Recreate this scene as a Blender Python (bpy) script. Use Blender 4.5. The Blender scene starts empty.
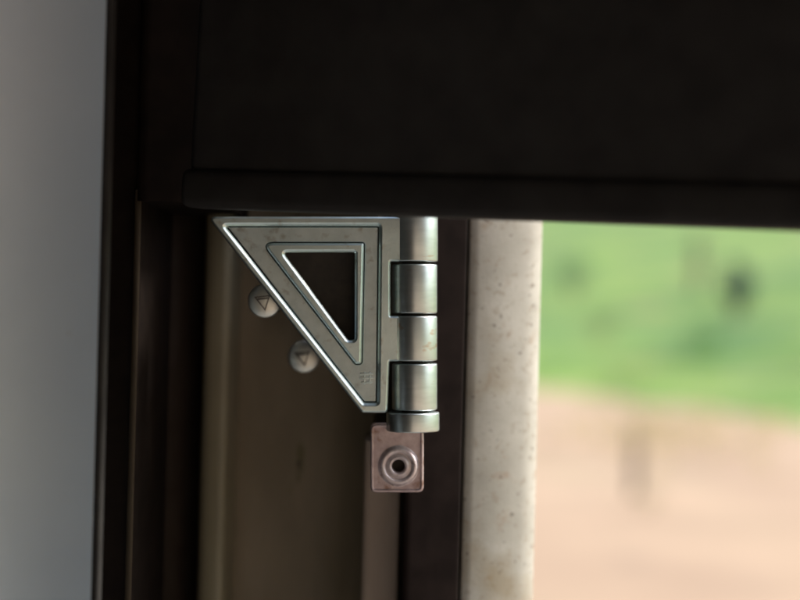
import bpy, bmesh, math, random
from mathutils import Vector, Matrix, noise
from mathutils.geometry import tessellate_polygon

random.seed(11)
sc = bpy.context.scene
col = sc.collection
R = math.radians

# ------------------------------------------------------------------ camera
EYE = 1.60            # camera height above the dirt ground
DIST = 0.60           # camera to hinge face
S = 0.0004            # metres per photo pixel at the hinge plane (y = 0)
ROLL = R(-1.5)
cam = bpy.data.cameras.new('camera')
cam.sensor_width = 36
cam.lens = 36 * DIST / (800 * S)
cam.clip_start = 0.02
cam.clip_end = 3000
cam.dof.use_dof = True
cam.dof.focus_distance = DIST - .010
cam.dof.aperture_fstop = 4.3
cam.dof.aperture_blades = 0
camo = bpy.data.objects.new('camera', cam)
col.objects.link(camo)
camo.location = (0, -DIST, EYE)
camo.rotation_euler = (R(90), ROLL, 0)
sc.camera = camo

# ------------------------------------------------------------------ sky, sun
SUN_EL, SUN_AZ = 44, 80      # azimuth measured from +Y towards +X
w = bpy.data.worlds.new('World'); sc.world = w; w.use_nodes = True
nt = w.node_tree
sky = nt.nodes.new('ShaderNodeTexSky'); sky.sky_type = 'NISHITA'; sky.sun_disc = False
sky.sun_elevation = R(SUN_EL); sky.sun_rotation = R(SUN_AZ)
sky.dust_density = 3.0; sky.air_density = 1.0
bg = nt.nodes['Background']; bg.inputs['Strength'].default_value = 0.12
nt.links.new(sky.outputs['Color'], bg.inputs['Color'])
sl = bpy.data.lights.new('sun', 'SUN'); sl.energy = 1.5; sl.angle = R(12); sl.color = (1, .95, .87)
so = bpy.data.objects.new('sun', sl); col.objects.link(so)
sd = Vector((math.sin(R(SUN_AZ)) * math.cos(R(SUN_EL)), math.cos(R(SUN_AZ)) * math.cos(R(SUN_EL)), math.sin(R(SUN_EL))))
so.rotation_euler = sd.to_track_quat('Z', 'Y').to_euler()
sc.view_settings.view_transform = 'Standard'
sc.view_settings.look = 'None'
sc.view_settings.gamma = 1
sc.view_settings.exposure = 1.48
sc.cycles.max_bounces = 10
sc.cycles.diffuse_bounces = 6

# ------------------------------------------------------------------ helpers
RIGHT = Vector((math.cos(ROLL), 0, -math.sin(ROLL)))
UP = Vector((math.sin(ROLL), 0, math.cos(ROLL)))
def P(px, py, y=0.0):
    """survey helper: photo reading at a known depth -> metres in the place"""
    k = (DIST + y) / DIST * S
    p = RIGHT * ((px - 400) * k) + UP * ((300 - py) * k)
    return Vector((p.x, y, p.z + EYE))

def X(px, y, py=480): return P(px, py, y).x

def tag(o, label=None, cat=None, group=None, kind=None):
    if label: o['label'] = label
    if cat: o['category'] = cat
    if group: o['group'] = group
    if kind: o['kind'] = kind
    return o

def empty(name, loc, rot=(0, 0, 0)):
    o = bpy.data.objects.new(name, None); o.empty_display_size = 0.02
    col.objects.link(o); o.location = loc; o.rotation_euler = rot
    return o

def mesh_obj(name, verts, faces, mat, parent=None, smooth=True):
    me = bpy.data.meshes.new(name); me.from_pydata([tuple(v) for v in verts], [], faces)
    bm = bmesh.new(); bm.from_mesh(me)
    bmesh.ops.recalc_face_normals(bm, faces=bm.faces)
    bm.to_mesh(me); bm.free()
    for p in me.polygons: p.use_smooth = smooth
    if mat: me.materials.append(mat)
    o = bpy.data.objects.new(name, me); col.objects.link(o)
    if parent: o.parent = parent
    return o

def sharpen(o, ang=35):
    bm = bmesh.new(); bm.from_mesh(o.data)
    for e in bm.edges:
        if len(e.link_faces) == 2 and e.calc_face_angle(0) > R(ang): e.smooth = False
    bm.to_mesh(o.data); bm.free()
    return o

def ccw(pts):
    a = sum(p[0] * q[1] - q[0] * p[1] for p, q in zip(pts, pts[1:] + pts[:1]))
    return pts if a > 0 else pts[::-1]

def fillet(pts, r, n=5):
    """round every corner of a closed polygon; r scalar or list"""
    out = []; N = len(pts)
    for i, p in enumerate(pts):
        a = Vector(pts[i - 1]); b = Vector(p); c = Vector(pts[(i + 1) % N])
        rr = r[i] if isinstance(r, (list, tuple)) else r
        u = (a - b).normalized(); v = (c - b).normalized()
        ang = u.angle(v)
        if rr <= 0 or ang > 3.1: out.append(tuple(b)); continue
        d = min(rr / math.tan(ang / 2), .48 * (a - b).length, .48 * (c - b).length)
        p0 = b + u * d; p1 = b + v * d
        for k in range(n + 1):
            t = k / n
            out.append(tuple(p0 * (1 - t) ** 2 + b * 2 * t * (1 - t) + p1 * t * t))
    return out

def offset(pts, d):
    """inset (d>0) of a CCW polygon"""
    out = []; N = len(pts)
    for i in range(N):
        a = Vector(pts[i - 1]); b = Vector(pts[i]); c = Vector(pts[(i + 1) % N])
        e1 = (b - a).normalized(); e2 = (c - b).normalized()
        n1 = Vector((-e1.y, e1.x)); n2 = Vector((-e2.y, e2.x))
        m = n1 + n2
        L = max(m.length_squared, 0.6)
        out.append(tuple(b + m * (2 * d / L)))
    return out

def plate(name, outer, holes, y_front, y_back, bevel, mat, parent, seg=4, hb=None):
    """flat casting in the (x, z) plane with rounded front edges; loops in local metres (x, z)"""
    loops = [ccw(outer)] + [ccw(h) for h in holes]
    V = []; F = []; tops = []
    for li, lp in enumerate(loops):
        sgn = 1 if li == 0 else -1
        rings = [(0, y_back)]
        bv = hb if (hb and li) else bevel
        for k in range(seg + 1):
            a = k / seg * math.pi / 2
            dx, dy = 1 - math.cos(a), 1 - math.sin(a)
            if hb: dx, dy = [(0, 1), (.06, .86), (.14, .74), (.74, .14), (.86, .06), (1, 0)][k]
            rings.append((bv * dx, y_front + bv * dy))
        n = len(lp); prev = None
        for d, y in rings:
            base = len(V)
            V += [Vector((q[0], y, q[1])) for q in offset(lp, sgn * d)]
            if prev is not None:
                for i in range(n):
                    j = (i + 1) % n
                    F.append((prev + i, prev + j, base + j, base + i))
            else: first = base
            prev = base
        tops.append((prev, n, first))
    for which in (0, 2):
        idx = []; poly = []
        for t in tops:
            ids = list(range(t[which], t[which] + t[1])); idx += ids
            poly.append([Vector((V[i].x, V[i].z, 0)) for i in ids])
        for tri in tessellate_polygon(poly): F.append(tuple(idx[i] for i in tri))
    nf = len(F); o = sharpen(mesh_obj(name, V, F, mat, parent), 50)
    for p in o.data.polygons:
        if abs(p.normal.y) > .9999: p.use_smooth = False
    return o

def lathe(name, prof, mat, parent, centre, axis='z', seg=48, closed=False):
    V = []; F = []; m = len(prof)
    for k in range(seg):
        a = 2 * math.pi * k / seg
        for r, h in prof:
            if axis == 'z': V.append(Vector((centre[0] + r * math.cos(a), centre[1] + r * math.sin(a), centre[2] + h)))
            else: V.append(Vector((centre[0] + r * math.cos(a), centre[1] - h, centre[2] + r * math.sin(a))))
    for k in range(seg):
        j = (k + 1) % seg
        for i in range(m if closed else m - 1):
            i2 = (i + 1) % m
            F.append((k * m + i, j * m + i, j * m + i2, k * m + i2))
    if not closed:
        F.append(tuple(k * m for k in range(seg))); F.append(tuple(k * m + m - 1 for k in range(seg)))
    return sharpen(mesh_obj(name, V, F, mat, parent), 55)

def prism(name, plan, z0, z1, mat, parent=None):
    """vertical extrusion of a plan outline (x, y)"""
    n = len(plan); nz = 2
    V = [Vector((p[0], p[1], z0)) for p in plan] + [Vector((p[0], p[1], z1)) for p in plan]
    F = [(i, (i + 1) % n, n + (i + 1) % n, n + i) for i in range(n)] + [tuple(range(n)), tuple(range(n, 2 * n))]
    return sharpen(mesh_obj(name, V, F, mat, parent), 40)

def boxmesh(name, a, b, mat, parent=None, bevel=0.0):
    bm = bmesh.new(); bmesh.ops.create_cube(bm, size=1)
    for v in bm.verts:
        v.co = Vector([(a[i] + b[i]) / 2 + v.co[i] * (b[i] - a[i]) for i in range(3)])
    if bevel: bmesh.ops.bevel(bm, geom=bm.edges[:], offset=bevel, segments=3, affect='EDGES', profile=.5)
    me = bpy.data.meshes.new(name); bm.to_mesh(me); bm.free()
    if mat: me.materials.append(mat)
    for p in me.polygons: p.use_smooth = bool(bevel)
    o = bpy.data.objects.new(name, me); col.objects.link(o)
    if parent: o.parent = parent
    return sharpen(o, 50) if bevel else o

# ------------------------------------------------------------------ materials
def mat(name, c1, c2=None, rough=.6, metal=0, scale=200, detail=6, bump=0, bscale=400, rvar=0, spec=.5,
        spots=None, stretch=(1, 1, 1), lo=.35, hi=.65, coat=0):
    m = bpy.data.materials.new(name); m.use_nodes = True
    N = m.node_tree.nodes; L = m.node_tree.links
    b = N['Principled BSDF']
    b.inputs['Metallic'].default_value = metal; b.inputs['Roughness'].default_value = rough
    b.inputs['Specular IOR Level'].default_value = spec
    b.inputs['Coat Weight'].default_value = coat
    tc = N.new('ShaderNodeTexCoord'); mp = N.new('ShaderNodeMapping')
    mp.inputs['Scale'].default_value = stretch
    L.new(tc.outputs['Object'], mp.inputs['Vector'])
    def nz(s, d=6, ro=.55):
        n = N.new('ShaderNodeTexNoise'); n.inputs['Scale'].default_value = s
        n.inputs['Detail'].default_value = d; n.inputs['Roughness'].default_value = ro
        L.new(mp.outputs['Vector'], n.inputs['Vector']); return n
    n = nz(scale, detail)
    rp = N.new('ShaderNodeValToRGB'); e = rp.color_ramp.elements
    e[0].position = lo; e[1].position = hi
    e[0].color = (*c1, 1); e[1].color = (*(c2 or c1), 1)
    L.new(n.outputs['Fac'], rp.inputs['Fac'])
    out = rp.outputs['Color']
    for sp in spots or []:
        c, s, th, wd, amt = sp
        n2 = nz(s, 3, .5)
        r2 = N.new('ShaderNodeMapRange'); r2.inputs['From Min'].default_value = th; r2.inputs['From Max'].default_value = th + wd
        r2.inputs['To Max'].default_value = amt
        L.new(n2.outputs['Fac'], r2.inputs['Value'])
        mx = N.new('ShaderNodeMix'); mx.data_type = 'RGBA'
        L.new(r2.outputs['Result'], mx.inputs['Factor']); L.new(out, mx.inputs['A'])
        mx.inputs['B'].default_value = (*c, 1); out = mx.outputs['Result']
    L.new(out, b.inputs['Base Color'])
    if rvar:
        n3 = nz(scale * 1.7, 5); r3 = N.new('ShaderNodeMapRange')
        r3.inputs['To Min'].default_value = rough - rvar; r3.inputs['To Max'].default_value = rough + rvar
        L.new(n3.outputs['Fac'], r3.inputs['Value']); L.new(r3.outputs['Result'], b.inputs['Roughness'])
    if bump:
        n4 = nz(bscale, 5); bp = N.new('ShaderNodeBump'); bp.inputs['Strength'].default_value = bump
        bp.inputs['Distance'].default_value = 0.0004
        L.new(n4.outputs['Fac'], bp.inputs['Height']); L.new(bp.outputs['Normal'], b.inputs['Normal'])
    return m

M_zinc = mat('satin_zinc', (.56, .67, .66), (.66, .77, .76), rough=.34, metal=1, scale=90, bump=.10, bscale=900, rvar=.08,
             spots=[((.30, .24, .16), 200, .60, .14, .45)])
M_zinc_rough = mat('cast_zinc', (.52, .61, .61), (.61, .70, .70), rough=.42, metal=1, scale=160, bump=.22, bscale=1500, rvar=.08,
                   spots=[((.22, .17, .12), 240, .60, .14, .45)])
M_barrel = mat('turned_zinc', (.54, .60, .60), (.64, .70, .70), rough=.36, metal=1, scale=70, bump=.03, bscale=300, rvar=.03,
               stretch=(1, 1, 6), spots=[((.45, .25, .12), 120, .68, .08, .45)])
M_barrel_rust = mat('rusting_zinc', (.54, .60, .60), (.64, .70, .70), rough=.37, metal=1, scale=70, bump=.04, bscale=300, rvar=.03,
                    stretch=(1, 1, 2), spots=[((.45, .24, .12), 75, .53, .08, .75)])
M_screw = mat('screw_steel', (.66, .68, .62), (.76, .78, .72), rough=.42, metal=1, scale=300, bump=.12, bscale=900)
M_mark = mat('stamped_mark', (.12, .11, .10), (.18, .17, .15), rough=.6, metal=.6, scale=500)
M_recess = mat('grime_and_shade', (.02, .016, .012), (.035, .028, .02), rough=.8, scale=300)  # near-black for grooves, hole and bore: shade and grime put into the colour
M_tab = mat('pinkish_brass_tab', (.46, .36, .37), (.60, .50, .51), rough=.46, metal=.75, scale=260, bump=.15, bscale=900,
            spots=[((.25, .13, .08), 180, .58, .12, .7)])
M_rivet = mat('dull_rivet', (.52, .44, .45), (.68, .61, .62), rough=.45, metal=.6, scale=420, bump=.25, bscale=1200,
              spots=[((.20, .12, .10), 260, .60, .1, .7)])
M_black = mat('black_vinyl', (.025, .024, .024), (.036, .035, .034), rough=.62, scale=60, bump=.18, bscale=1400, spec=.16)
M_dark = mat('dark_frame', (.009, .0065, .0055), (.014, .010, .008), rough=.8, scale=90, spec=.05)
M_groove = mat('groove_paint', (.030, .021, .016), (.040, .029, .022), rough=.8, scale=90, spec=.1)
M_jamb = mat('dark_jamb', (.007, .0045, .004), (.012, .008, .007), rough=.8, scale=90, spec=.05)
M_brown = mat('brown_panel', (.17, .135, .085), (.22, .175, .115), rough=.55, scale=50, bump=.1, bscale=500, spec=.4,
              stretch=(1, 1, .35), spots=[((.02, .017, .014), 75, .69, .03, .9), ((.10, .09, .03), 60, .68, .06, .7)])
M_tan = mat('tan_rib', (.235, .205, .135), (.29, .255, .17), rough=.5, scale=60, bump=.06, bscale=400, stretch=(1, 1, .3))
M_upright = mat('upright_paint', (.36, .28, .22), (.43, .345, .28), rough=.6, scale=70, bump=.06, bscale=400, stretch=(1, 1, .3))
M_trim = mat('thin_trim', spec=.1, c1=(.028, .021, .014), c2=(.04, .031, .02), rough=.8, scale=120, stretch=(1, 1, .2))
M_white = mat('pale_enamel', (.63, .75, .88), (.68, .80, .92), rough=.5, scale=14, bump=.04, bscale=200,
              spots=[((.42, .38, .34), 40, .72, .08, .25), ((.80, .82, .85), 33, .73, .03, .5)])
M_cream = mat('weathered_cream', (.37, .355, .305), (.47, .455, .40), rough=.7, scale=45, bump=.3, bscale=900,
              spots=[((.27, .22, .16), 300, .56, .12, .45), ((.30, .20, .12), 95, .62, .10, .5), ((.26, .20, .11), 26, .58, .14, .6), ((.10, .08, .06), 330, .655, .06, .75)])
M_floor = mat('bounce_floor', (.20, .19, .18), (.26, .25, .235), rough=.8, scale=8)  # unseen floor, made paler than the lining to bounce light upward
M_shell = mat('cabin_lining', (.026, .024, .022), (.038, .035, .032), rough=.75, scale=6)

# ground colours
M_dirt = mat('pale_red_dirt', (.32, .215, .135), (.46, .325, .205), rough=.95, scale=.45, detail=9, lo=.3, hi=.7,
             spots=[((.33, .26, .15), .4, .54, .14, .7), ((.25, .18, .12), 1.6, .62, .08, .6)])
M_hill = mat('meadow', (.07, .165, .028), (.23, .34, .05), rough=.9, scale=.20, detail=8,
             spots=[((.27, .26, .085), .45, .54, .14, .7), ((.07, .16, .05), .8, .60, .10, .6)])


def leafmat(name, a, b):
    m = mat(name, a, b, rough=.7, scale=3, spec=.2)
    N = m.node_tree.nodes; K = m.node_tree.links
    p = N['Principled BSDF']; t = N.new('ShaderNodeBsdfTranslucent'); x = N.new('ShaderNodeMixShader')
    x.inputs[0].default_value = .55
    K.new(p.inputs['Base Color'].links[0].from_socket, t.inputs['Color'])
    K.new(p.outputs[0], x.inputs[1]); K.new(t.outputs[0], x.inputs[2])
    K.new(x.outputs[0], N['Material Output'].inputs['Surface'])
    return m

M_grass = leafmat('grass_blades', (.17, .29, .04), (.24, .37, .06))
M_dry = leafmat('dry_grass', (.52, .43, .24), (.58, .48, .29))
# ================================================================== outdoors
def ray(px, py):
    return Vector((0, 1, 0)) + RIGHT * ((px - 400) * S / DIST) + UP * ((300 - py) * S / DIST)
def on_flat(px, py):
    d = ray(px, py); t = -EYE / d.z
    return Vector((d.x * t, d.y * t - DIST, 0))
B0 = on_flat(540, 388); B1 = on_flat(800, 424)
bd = Vector((B1.x - B0.x, B1.y - B0.y)).normalized()
bn = Vector((-bd.y, bd.x))
if bn.y < 0: bn = -bn
def hill_h(x, y):
    d = (x - B0.x) * bn.x + (y - B0.y) * bn.y
    d += 1.5 * noise.noise((x * .35, y * .35, 0)) + .7 * noise.noise((x * 1.3, y * 1.3, 4))
    if d < 0: return -.10 + max(d, -2) * .1
    return .01 + .19 * d * d / (d + 8) + .25 * noise.noise((x * .08, y * .08, 2)) * min(1, d / 10) * 1.5
def hit(px, py):
    d = ray(px, py)
    t = 3.0
    while t < 300:
        p = d * t; y = p.y - DIST; z = p.z + EYE
        if z <= max(0, hill_h(p.x, y)): return Vector((p.x, y, max(0, hill_h(p.x, y)))), t
        t += .05
    return Vector((p.x, y, z)), t

# dirt
n = 60; V = []; F = []
def gcoord(k, m): 
    t = 2 * k / m - 1
    return math.copysign(abs(t) ** 2.6, t) * 900
for j in range(n + 1):
    for i in range(n + 1):
        x, y = gcoord(i, n), gcoord(j, n)
        V.append((x, y, .02 * noise.noise((x * .6, y * .6, 0)) - .02))
for j in range(n):
    for i in range(n):
        a = j * (n + 1) + i; F.append((a, a + 1, a + n + 2, a + n + 1))
tag(mesh_obj('dirt_ground', V, F, M_dirt), 'pale orange dirt ground beyond the window', kind='structure')
# hill
V = []; F = []; nu, nv = 120, 110
for j in range(nv + 1):
    t = j / nv; d = -3 + 330 * t ** 2.2
    for i in range(nu + 1):
        s = i / nu * 2 - 1; a = math.copysign(abs(s) ** 1.8, s) * 300
        x = B0.x + bd.x * a + bn.x * d; y = B0.y + bd.y * a + bn.y * d
        V.append((x, y, hill_h(x, y)))
for j in range(nv):
    for i in range(nu):
        a = j * (nu + 1) + i; F.append((a, a + 1, a + nu + 2, a + nu + 1))
tag(mesh_obj('grassy_hillside', V, F, M_hill), 'bright green grassy slope rising behind the dirt', kind='structure')

def blades(name, spots, hgt, per, width, m, label, cat):
    V = []; F = []
    for (x, y, z, sc_) in spots:
        for k in range(per):
            a = random.uniform(0, 6.283); r = random.uniform(0, .12) * sc_
            bx, by = x + math.cos(a) * r, y + math.sin(a) * r
            h = hgt * sc_ * random.uniform(.6, 1.2); ln = random.uniform(.1, .5) * h
            b2 = random.uniform(0, 6.283); wx, wy = math.cos(b2) * width * sc_, math.sin(b2) * width * sc_
            i = len(V)
            V += [(bx - wx, by - wy, z - .02), (bx + wx, by + wy, z - .02), (bx + math.cos(a) * ln, by + math.sin(a) * ln, z + h)]
            F.append((i, i + 1, i + 2))
    me = bpy.data.meshes.new(name); me.from_pydata(V, [], F); me.materials.append(m)
    o = bpy.data.objects.new(name, me); col.objects.link(o)
    return tag(o, label, cat, kind='stuff')
sp = []
for k in range(5000):
    a = random.uniform(-6, 26); d = .3 + 45 * random.random()
    x = B0.x + bd.x * a + bn.x * d; y = B0.y + bd.y * a + bn.y * d
    if y < 5: continue
    h = hill_h(x, y)
    if h < -.02: continue
    sp.append((x, y, h, random.uniform(.7, 1.6)))
blades('meadow_grass', sp, .14, 4, .012, M_grass, 'short green grass growing on the slope', 'grass')

def shrub(name, px, py, wpx, hpx, m, label, cat='shrub', nleaf=420, lift=0, leaf=.10, group=None):
    base, t = hit(px, py + hpx / 2)
    k = t * S / DIST
    wd, hg = wpx * k, hpx * k
    root = empty(name, base)
    root.rotation_euler = (0, 0, random.uniform(0, 6))
    V = []; F = []
    for q in range(nleaf):
        while True:
            p = Vector([random.uniform(-1, 1) for _ in range(3)])
            if p.length < 1 and noise.noise(p * 1.8 + base) > -.25: break
        c = Vector((p.x * wd / 2, p.y * wd / 2, hg * (.55 + .45 * p.z)))
        L = leaf * hg * random.uniform(.6, 1.3)
        u = Vector([random.gauss(0, 1) for _ in range(3)]).normalized(); v = u.orthogonal().normalized()
        i = len(V)
        V += [c - u * L, c + v * L * .45, c + u * L, c - v * L * .45]; F.append((i, i + 1, i + 2, i + 3))
    me = bpy.data.meshes.new('foliage'); me.from_pydata([tuple(v) for v in V], [], F); me.materials.append(m)
    o = bpy.data.objects.new('foliage', me); col.objects.link(o); o.parent = root
    # stems
    V = []; F = []
    for q in range(4):
        a = q * 1.57 + random.random(); tip = Vector((math.cos(a) * wd * .28, math.sin(a) * wd * .28, hg * .75))
        r0, r1 = hg * .022, hg * .008; i = len(V)
        for (c, r) in ((Vector((math.cos(a) * r0, math.sin(a) * r0, -.05)), r0), (tip, r1)):
            for s in range(5): V.append(c + Vector((math.cos(s * 1.2566) * r, math.sin(s * 1.2566) * r, 0)))
        for s in range(5): F.append((i + s, i + (s + 1) % 5, i + 5 + (s + 1) % 5, i + 5 + s))
    mesh_obj('stem', V, F, M_stem, root)
    return tag(root, label, cat, group)
M_stem = mat('stem_bark', (.10, .075, .05), (.14, .11, .08), rough=.9, scale=8)
shrub('dark_shrub', 738, 290, 30, 56, leafmat('blue_dark_leaf', (.05, .075, .085), (.075, .10, .11)),
      'small dark blue-grey upright shrub standing alone on the green slope', nleaf=190, leaf=.10)
shrub('grey_shrub', 573, 275, 36, 40, leafmat('grey_leaf', (.16, .26, .12), (.19, .29, .14)),
      'soft grey-green shrub on the slope close to the cream post', nleaf=130)
shrub('brown_shrub', 601, 326, 44, 30, leafmat('brown_leaf', (.19, .21, .085), (.23, .25, .1)),
      'low brownish shrub on the slope below the grey-green shrub', nleaf=90)
shrub('green_shrub', 703, 342, 40, 28, leafmat('deep_leaf', (.09, .21, .05), (.12, .25, .07)),
      'low deep green shrub on the slope below the dark shrub', nleaf=110)
shrub('low_bush', 622, 385, 60, 22, leafmat('mid_leaf', (.11, .22, .06), (.15, .27, .08)),
      'spreading green bush at the edge where grass meets dirt', 'bush', nleaf=120)
shrub('pale_sapling', 697, 262, 12, 66, leafmat('pale_leaf', (.32, .35, .2), (.38, .4, .25)),
      'thin pale upright sapling on the slope beside the dark shrub', 'sapling', nleaf=80, leaf=.07)
shrub('dirt_weed', 648, 500, 40, 20, leafmat('weed_leaf', (.36, .32, .18), (.42, .38, .24)),
      'small grey-green weed growing alone on the bare dirt', 'weed', nleaf=60, leaf=.16)
shrub('dry_stalks', 634, 448, 22, 92, leafmat('stalk_leaf', (.40, .34, .19), (.46, .39, .23)),
      'tall sparse dry stalks rising from the bare dirt beside the small weed', 'weed', nleaf=26, leaf=.05)
sp = []
for k in range(150):
    b, t = hit(random.gauss(668, 55), random.gauss(428, 18))
    if b.z <= .01: sp.append((b.x, b.y, 0, random.uniform(.5, 1.1)))
blades('dry_tufts', sp, .22, 8, .012, M_dry, 'sparse dry olive grass on the dirt near the slope', 'grass')

# ================================================================== the unseen shell round the hinge, openings shaped to steer the light
ZB, ZT = EYE - .55, EYE + .36
def shell(name, a, b): return tag(boxmesh(name, a, b, M_shell), kind='structure')
shell('wall_left', (-1.0, -1.9, ZB - .5), (-.94, .20, ZT))
tag(prism('ceiling', [(-1.0, -1.9), (.50, -1.9), (.50, -.33), (-.09, -.03), (-1.0, -.03)], ZT, ZT + .05, M_shell), kind='structure')  # unseen; front edge follows the flap to shut out sky on the camera side
shell('rear_shade_head', (-.089, -1.9, EYE + .14), (.5, -1.84, ZT - .001))  # added unseen header, cuts the upper light from the rear
shell('right_shade_head', (.501, -1.9, EYE + .03), (.55, -.33, ZT + .05))  # added unseen header, lets in only low light so the panel darkens upward
shell('shade_drop', (-.939, -1.839, EYE + .17), (-.03, -.20, ZT - .001))  # added unseen drop, blocks upper front light from the enamel panel's top
shell('ceiling_edge', (-1.0, -.0295, ZT + .001), (X(372, .135), .17, ZT + .049))
tag(boxmesh('floor', (-1.0, -1.9, ZB - .55), (.95, .16, ZB - .5), M_floor), kind='structure')
shell('wall_behind', (-.939, -1.9, ZB - .499), (-.09, -1.84, ZT - .001))
# wall behind the frame profiles, ends at the cream post; open above the hinge, behind the flap
shell('wall_front', (-.939, .135, ZB - .499), (X(462, .135), .17, EYE + .05))
shell('wall_upper', (-.939, .136, EYE + .0505), (X(372, .135), .169, ZT - .001))  # added to keep light from behind off the upper back panel
shell('wall_below_window', (X(462, .135) + .001, .135, ZB - .499), (.95, .17, EYE - .26))

# ================================================================== frame profiles
# white enamel panel with an edge that rolls away
ye = -.06
xe = X(94, ye - .0094)
xc = xe - .028                           # shallow hollow along the sheet, free edge flared forward
plan = [(xc - .45, ye - .012 * .0 - .20)]
for k in range(17):
    x = xc - .022 + .050 * k / 16; plan.append((x, ye - 12 * (x - xc) ** 2))
plan += [(p[0] - .0006, p[1] + .002) for p in plan[::-1]]
epo = tag(prism('enamel_panel', plan, ZB, ZT - .02, M_white),
    'bluish white enamelled panel with a flared edge beside the dark jamb', 'panel')
prism('edge_sun_mask', fillet([(xe + .0004, ye - .0098), (xe + .0026, ye - .0098), (xe + .0026, ye - .003), (xe + .0004, ye - .003)], .0008, 4), ZB - .001, ZT - .019, M_black, epo)  # added black strip, hides the sunlit thin edge of the panel

root = empty('window_frame', (X(230, .11), .11, ZB))
tag(root, 'dark brown metal window frame of upright ribs and a stained back panel behind the hinge', 'window frame')
def part(name, plan, m, z0=ZB, z1=ZT - .03):
    o = prism(name, plan, z0, z1, m)
    o.parent = root; o.matrix_parent_inverse = Matrix.Translation(-root.location)
    return o
# dark jamb strip beside the white panel
x0, x1 = X(84, .0), X(134, .0)
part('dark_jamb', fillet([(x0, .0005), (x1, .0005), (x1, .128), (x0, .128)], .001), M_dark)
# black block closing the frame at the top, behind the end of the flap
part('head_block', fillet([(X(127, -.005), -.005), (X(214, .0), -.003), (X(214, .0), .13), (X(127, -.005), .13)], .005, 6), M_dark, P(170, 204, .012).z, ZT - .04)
# thin trim
xa, xb = X(127.5, -.002), X(134, -.002)
part('trim_strip', fillet([(xa, -.003), (xb, -.003), (xb, .0), (xa, .0)], .0012, 4), M_trim, ZB, P(136, 190, 0).z)
# deep groove
xa, xb = X(133.5, .09), X(200, .09)
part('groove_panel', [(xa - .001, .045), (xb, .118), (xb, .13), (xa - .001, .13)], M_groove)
# rounded tan rib
xa, xb = X(198.5, .085), X(233, .085)
part('rounded_rib', fillet([(xa, .085), (xb - .003, .080), (xb, .12), (xa, .12)], [.014, .004, 0, 0], 10), M_tan)
# back panel
xa, xb = X(231, .11), X(404, .11)
part('back_panel', [(xa, .108), (xb, .108), (xb, .13), (xa, .13)], M_brown)
# added curl in the back panel, faces away from the light to darken there
x0, x1 = X(318, .108), X(372, .06); y0, y1 = .1075, .058
cv = [(x0 + (x1 - x0) * math.sin(k / 14 * R(90)), y0 - (y0 - y1) * (1 - math.cos(k / 14 * R(90)))) for k in range(15)]
part('shade_curl', cv + [(q[0] + .0012, q[1] + .0012) for q in cv[::-1]], M_brown)
# flat upright below the tab
xa, xb = X(364, .05), X(401, .05)
part('flat_upright', fillet([(xa, .045), (xb, .045), (xb, .10), (xa, .10)], [.004, .002, 0, 0], 6), M_upright, ZB, P(380, 440, .05).z)
xa, xb = X(403, .018), X(462, .018)
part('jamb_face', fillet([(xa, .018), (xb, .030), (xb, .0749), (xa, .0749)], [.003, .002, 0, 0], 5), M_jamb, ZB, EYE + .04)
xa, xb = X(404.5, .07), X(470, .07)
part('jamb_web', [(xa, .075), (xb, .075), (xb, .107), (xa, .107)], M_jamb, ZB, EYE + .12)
# cream post
yp = .052
xa, xb = X(460.5, yp, 500), X(539, yp, 500)
pl = [(xa, yp + .004), (xa + .0015, yp + .001), (xa + .004, yp)]
x, y = pl[-1]; wd = xb - x                 # face bows gently, more towards the daylight side
for k in range(1, 19):
    t = k / 18; a = R(8 + 30 * t + 26 * max(0, t - .8) / .2)
    x += wd / 18; y += wd / 18 * math.tan(a); pl.append((x, y))
pl += [(xb + .001, y + .05), (xa, yp + .06)]
tag(prism('cream_post', pl, ZB - .3, ZT - .03, M_cream),
    'weathered cream painted upright post with rusty speckles beside the dark jamb', 'post')

# ================================================================== black flap above
L0 = P(188, 207, -.030); L1 = P(800, 230, -.135)
ex = (L1 - L0).normalized(); ez = Vector((0, 0, 1)); ez = (ez - ex * ez.dot(ex)).normalized(); ey = ez.cross(ex)
flap = bpy.data.objects.new('black_flap', None); col.objects.link(flap)
flap.matrix_world = Matrix((( ex.x, ey.x, ez.x, L0.x), (ex.y, ey.y, ez.y, L0.y), (ex.z, ey.z, ez.z, L0.z), (0, 0, 0, 1)))
tag(flap, 'matte black panel with a lower lip hanging over the top of the metal hinge', 'panel')
boxmesh('panel_board', (-.0035, .002, .012), (.62, .013, .315), M_black, flap, .0048)
boxmesh('lower_lip', (-.005, .0, .0), (.64, .016, .0150), M_black, flap, .0035)

# ================================================================== hinge
def L(px, py): return ((px - 400) * S, (300 - py) * S)
hinge = empty('triangular_hinge', P(400, 300, 0), (0, ROLL, 0))
tag(hinge, 'satin metal hinge with pierced triangular leaf and stacked barrel knuckles', 'hinge')
T = .0050
outline = [(207, 216.5), (402, 216.5), (402, 261.5), (390.5, 261.5), (390.5, 316), (399.5, 316), (399.5, 361.5), (389.5, 361.5), (387.5, 413), (362, 413)]
outer = fillet([L(*p) for p in outline], [.0018, .0005, .0006, .0004, .0004, .0006, .0006, .0004, .0018, .0016], 5)
field = fillet([L(*p) for p in [(225, 226), (379, 226), (377, 403), (364, 403)]], [.0005, .0010, .0008, .0006], 4)
inner_o = fillet([L(*p) for p in [(262, 243), (364, 243), (361.5, 364), (355.5, 364)]], [.0022, .0010, .0012, .0012], 5)
hole = fillet([L(*p) for p in [(283, 252.5), (354.5, 252.5), (354.5, 340), (348, 340)]], [.0010, .0006, .0010, .0010], 5)
leaf = plate('leaf_rim', outer, [field], 0, T, .0009, M_zinc, hinge, 5, .0014)
plate('leaf_field', offset(ccw(field), .0004), [offset(ccw(inner_o), -.0004)], .0020, T - .0008, .0003, M_zinc_rough, hinge, 2)
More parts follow.
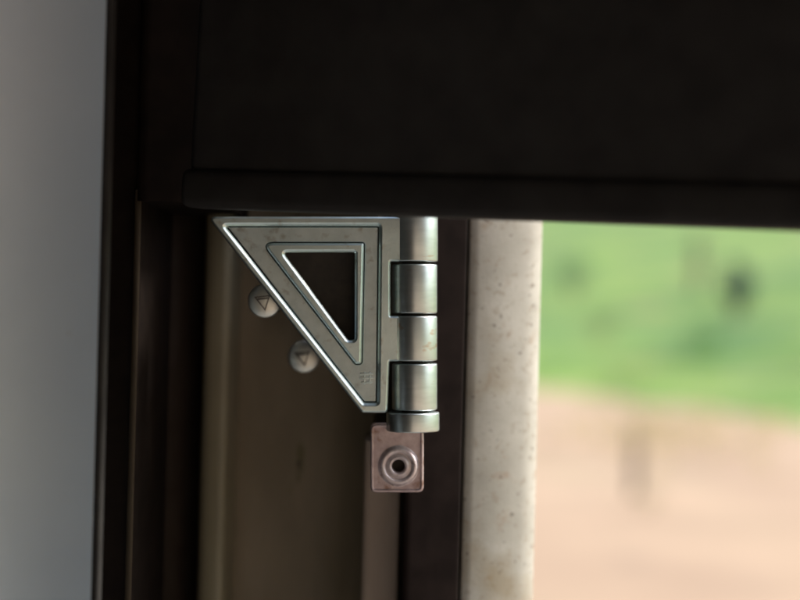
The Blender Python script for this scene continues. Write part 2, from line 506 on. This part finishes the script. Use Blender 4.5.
plate('leaf_back', offset(ccw(field), -.0003), [hole], T - .0012, T - .0002, .0002, M_recess, hinge, 2)
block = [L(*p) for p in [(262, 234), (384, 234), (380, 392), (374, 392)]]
plate('hole_shade_block', block, [], .0085, .034, .001, M_recess, hinge, 2)  # added dark block so the pierced hole shows black instead of the panel
plate('inner_rim', inner_o, [offset(ccw(hole), .0000)], .0002, T - .0009, .0010, M_zinc, hinge, 5, .0013)
# small raised mark of crossed strokes
mark = plate('raised_mark', [L(*p) for p in [(360, 373.2), (373, 373.2), (373, 374.9), (360, 374.9)]], [], .0016, .0023, .0002, M_zinc, hinge, 2)
for a in ([(359.5, 377.2), (373.5, 377.2), (373.5, 379.2), (359.5, 379.2)], [(361, 382), (372.5, 382), (372.5, 383.6), (361, 383.6)],
          [(363.6, 372), (365, 372), (365, 385), (363.6, 385)], [(369, 372), (370.4, 372), (370.4, 385), (369, 385)]):
    plate('raised_stroke', [L(*p) for p in a], [], .0017, .0023, .0002, M_zinc, mark, 2)

cx, cy, r = (414.8 - 400) * S, .0072, .0091
def knuckle(name, p0, p1, rr, m=None, cxx=cx, b=.0007):
    z0, z1 = (300 - p1) * S, (300 - p0) * S
    pr = []
    for k in range(5):
        a = k / 4 * math.pi / 2; pr.append((rr - b + b * math.sin(a), z0 + b - b * math.cos(a)))
    for k in range(5):
        a = k / 4 * math.pi / 2; pr.append((rr - b + b * math.cos(a), z1 - b + b * math.sin(a)))
    return lathe(name, pr, m or M_barrel, hinge, (cxx, cy, 0), 'z', 64)
knuckle('knuckle', 205, 261.3, r * 1.03)
knuckle('knuckle', 264, 313.5, r)
knuckle('knuckle', 316, 361.3, r, M_barrel_rust)
knuckle('knuckle', 364, 411, r)
lathe('hinge_pin', [(.0052, (300 - 425) * S), (.0052, (300 - 205) * S)], M_recess, hinge, (cx, cy, 0), 'z', 32)
knuckle('flange', 413.2, 432.5, .0107, cxx=(413 - 400) * S, b=.0006)
# tab with hollow rivet
tab_o = fillet([L(*p) for p in [(370, 424), (424, 424), (424, 495), (370, 495)]], .0026, 6)
tab_i = fillet([L(*p) for p in [(373.5, 420.5), (420.5, 420.5), (420.5, 491.5), (373.5, 491.5)]], .0018, 6)
bore = [(((398.5 - 400) * S) + .0025 * math.cos(k * math.pi / 12), (300 - 468) * S + .0025 * math.sin(k * math.pi / 12)) for k in range(24)]
tab = plate('fixing_tab', tab_o, [bore], .0074, .0096, .0006, M_tab, hinge, 3)
tr = fillet([L(*p) for p in [(370.6, 426), (423.4, 426), (423.4, 494.4), (370.6, 494.4)]], .0025, 6)
plate('tab_rim', tr, [offset(ccw(tr), .0011)], .0066, .0080, .0004, M_tab, tab, 3)
rc = ((398.5 - 400) * S, .0074, (300 - 468) * S)
riv = lathe('rivet', [(.0026, -.003), (.0026, .0007), (.0029, .0013), (.0034, .0016), (.0040, .0014), (.0045, .0009), (.0052, .0008), (.0056, .0015), (.0062, .0020),
               (.0069, .0019), (.0075, .0014), (.0078, .0004), (.0084, .0001), (.0084, -.001)], M_rivet, tab, rc, 'y', 48, closed=True)
lathe('rivet_bore', [(.00255, -.0034), (.0012, -.0033), (.0010, -.0029), (.00255, -.0028)], M_recess, tab, rc, 'y', 24)

# ------------------------------------------------------------------ screws fixing the hinge to the frame, half hidden by the leaf
def screw(px, py, rr, y, lab):
    k = (DIST + y) / DIST
    root = empty('screw', P(px, py, y), (0, ROLL, 0))
    r_ = rr * S * k
    lathe('screw_head', [(r_ * .5, -.004), (r_ * .96, -.004), (r_, -.0032), (r_, -.0008), (r_ * .97, -.0002), (r_ * .9, .0002), (r_ * .6, .0007), (r_ * .3, .0010), (r_ * .02, .0011)],
          M_screw, root, (0, 0, 0), 'y', 48)
    lathe('shank', [(r_ * .45, -.13 + y + .006), (r_ * .45, -.0038)], M_screw, root, (0, 0, 0), 'y', 24)
    q = r_ / 17
    tri = [(-10 * q, 4 * q), (6 * q, 6 * q), (1 * q, -10 * q)]
    em = plate('triangle_mark', tri, [offset(ccw(tri), 1.1 * q)], -.0015, .0, .0002, M_mark, root, 2)
    plate('mark_bar', [(-6 * q, 1.0 * q), (5 * q, 2.2 * q), (4.5 * q, 3.6 * q), (-7 * q, 2.6 * q)], [], -.0014, .0, .0001, M_mark, em, 1)
    return tag(root, lab, 'screw', None)
screw(264.5, 301, 17, .012, 'bright round screw head marked with a triangle, the upper one beside the sloping hinge edge')
screw(304, 356.5, 16.5, .048, 'dim round screw head marked with a triangle, the lower one beside the sloping hinge edge')
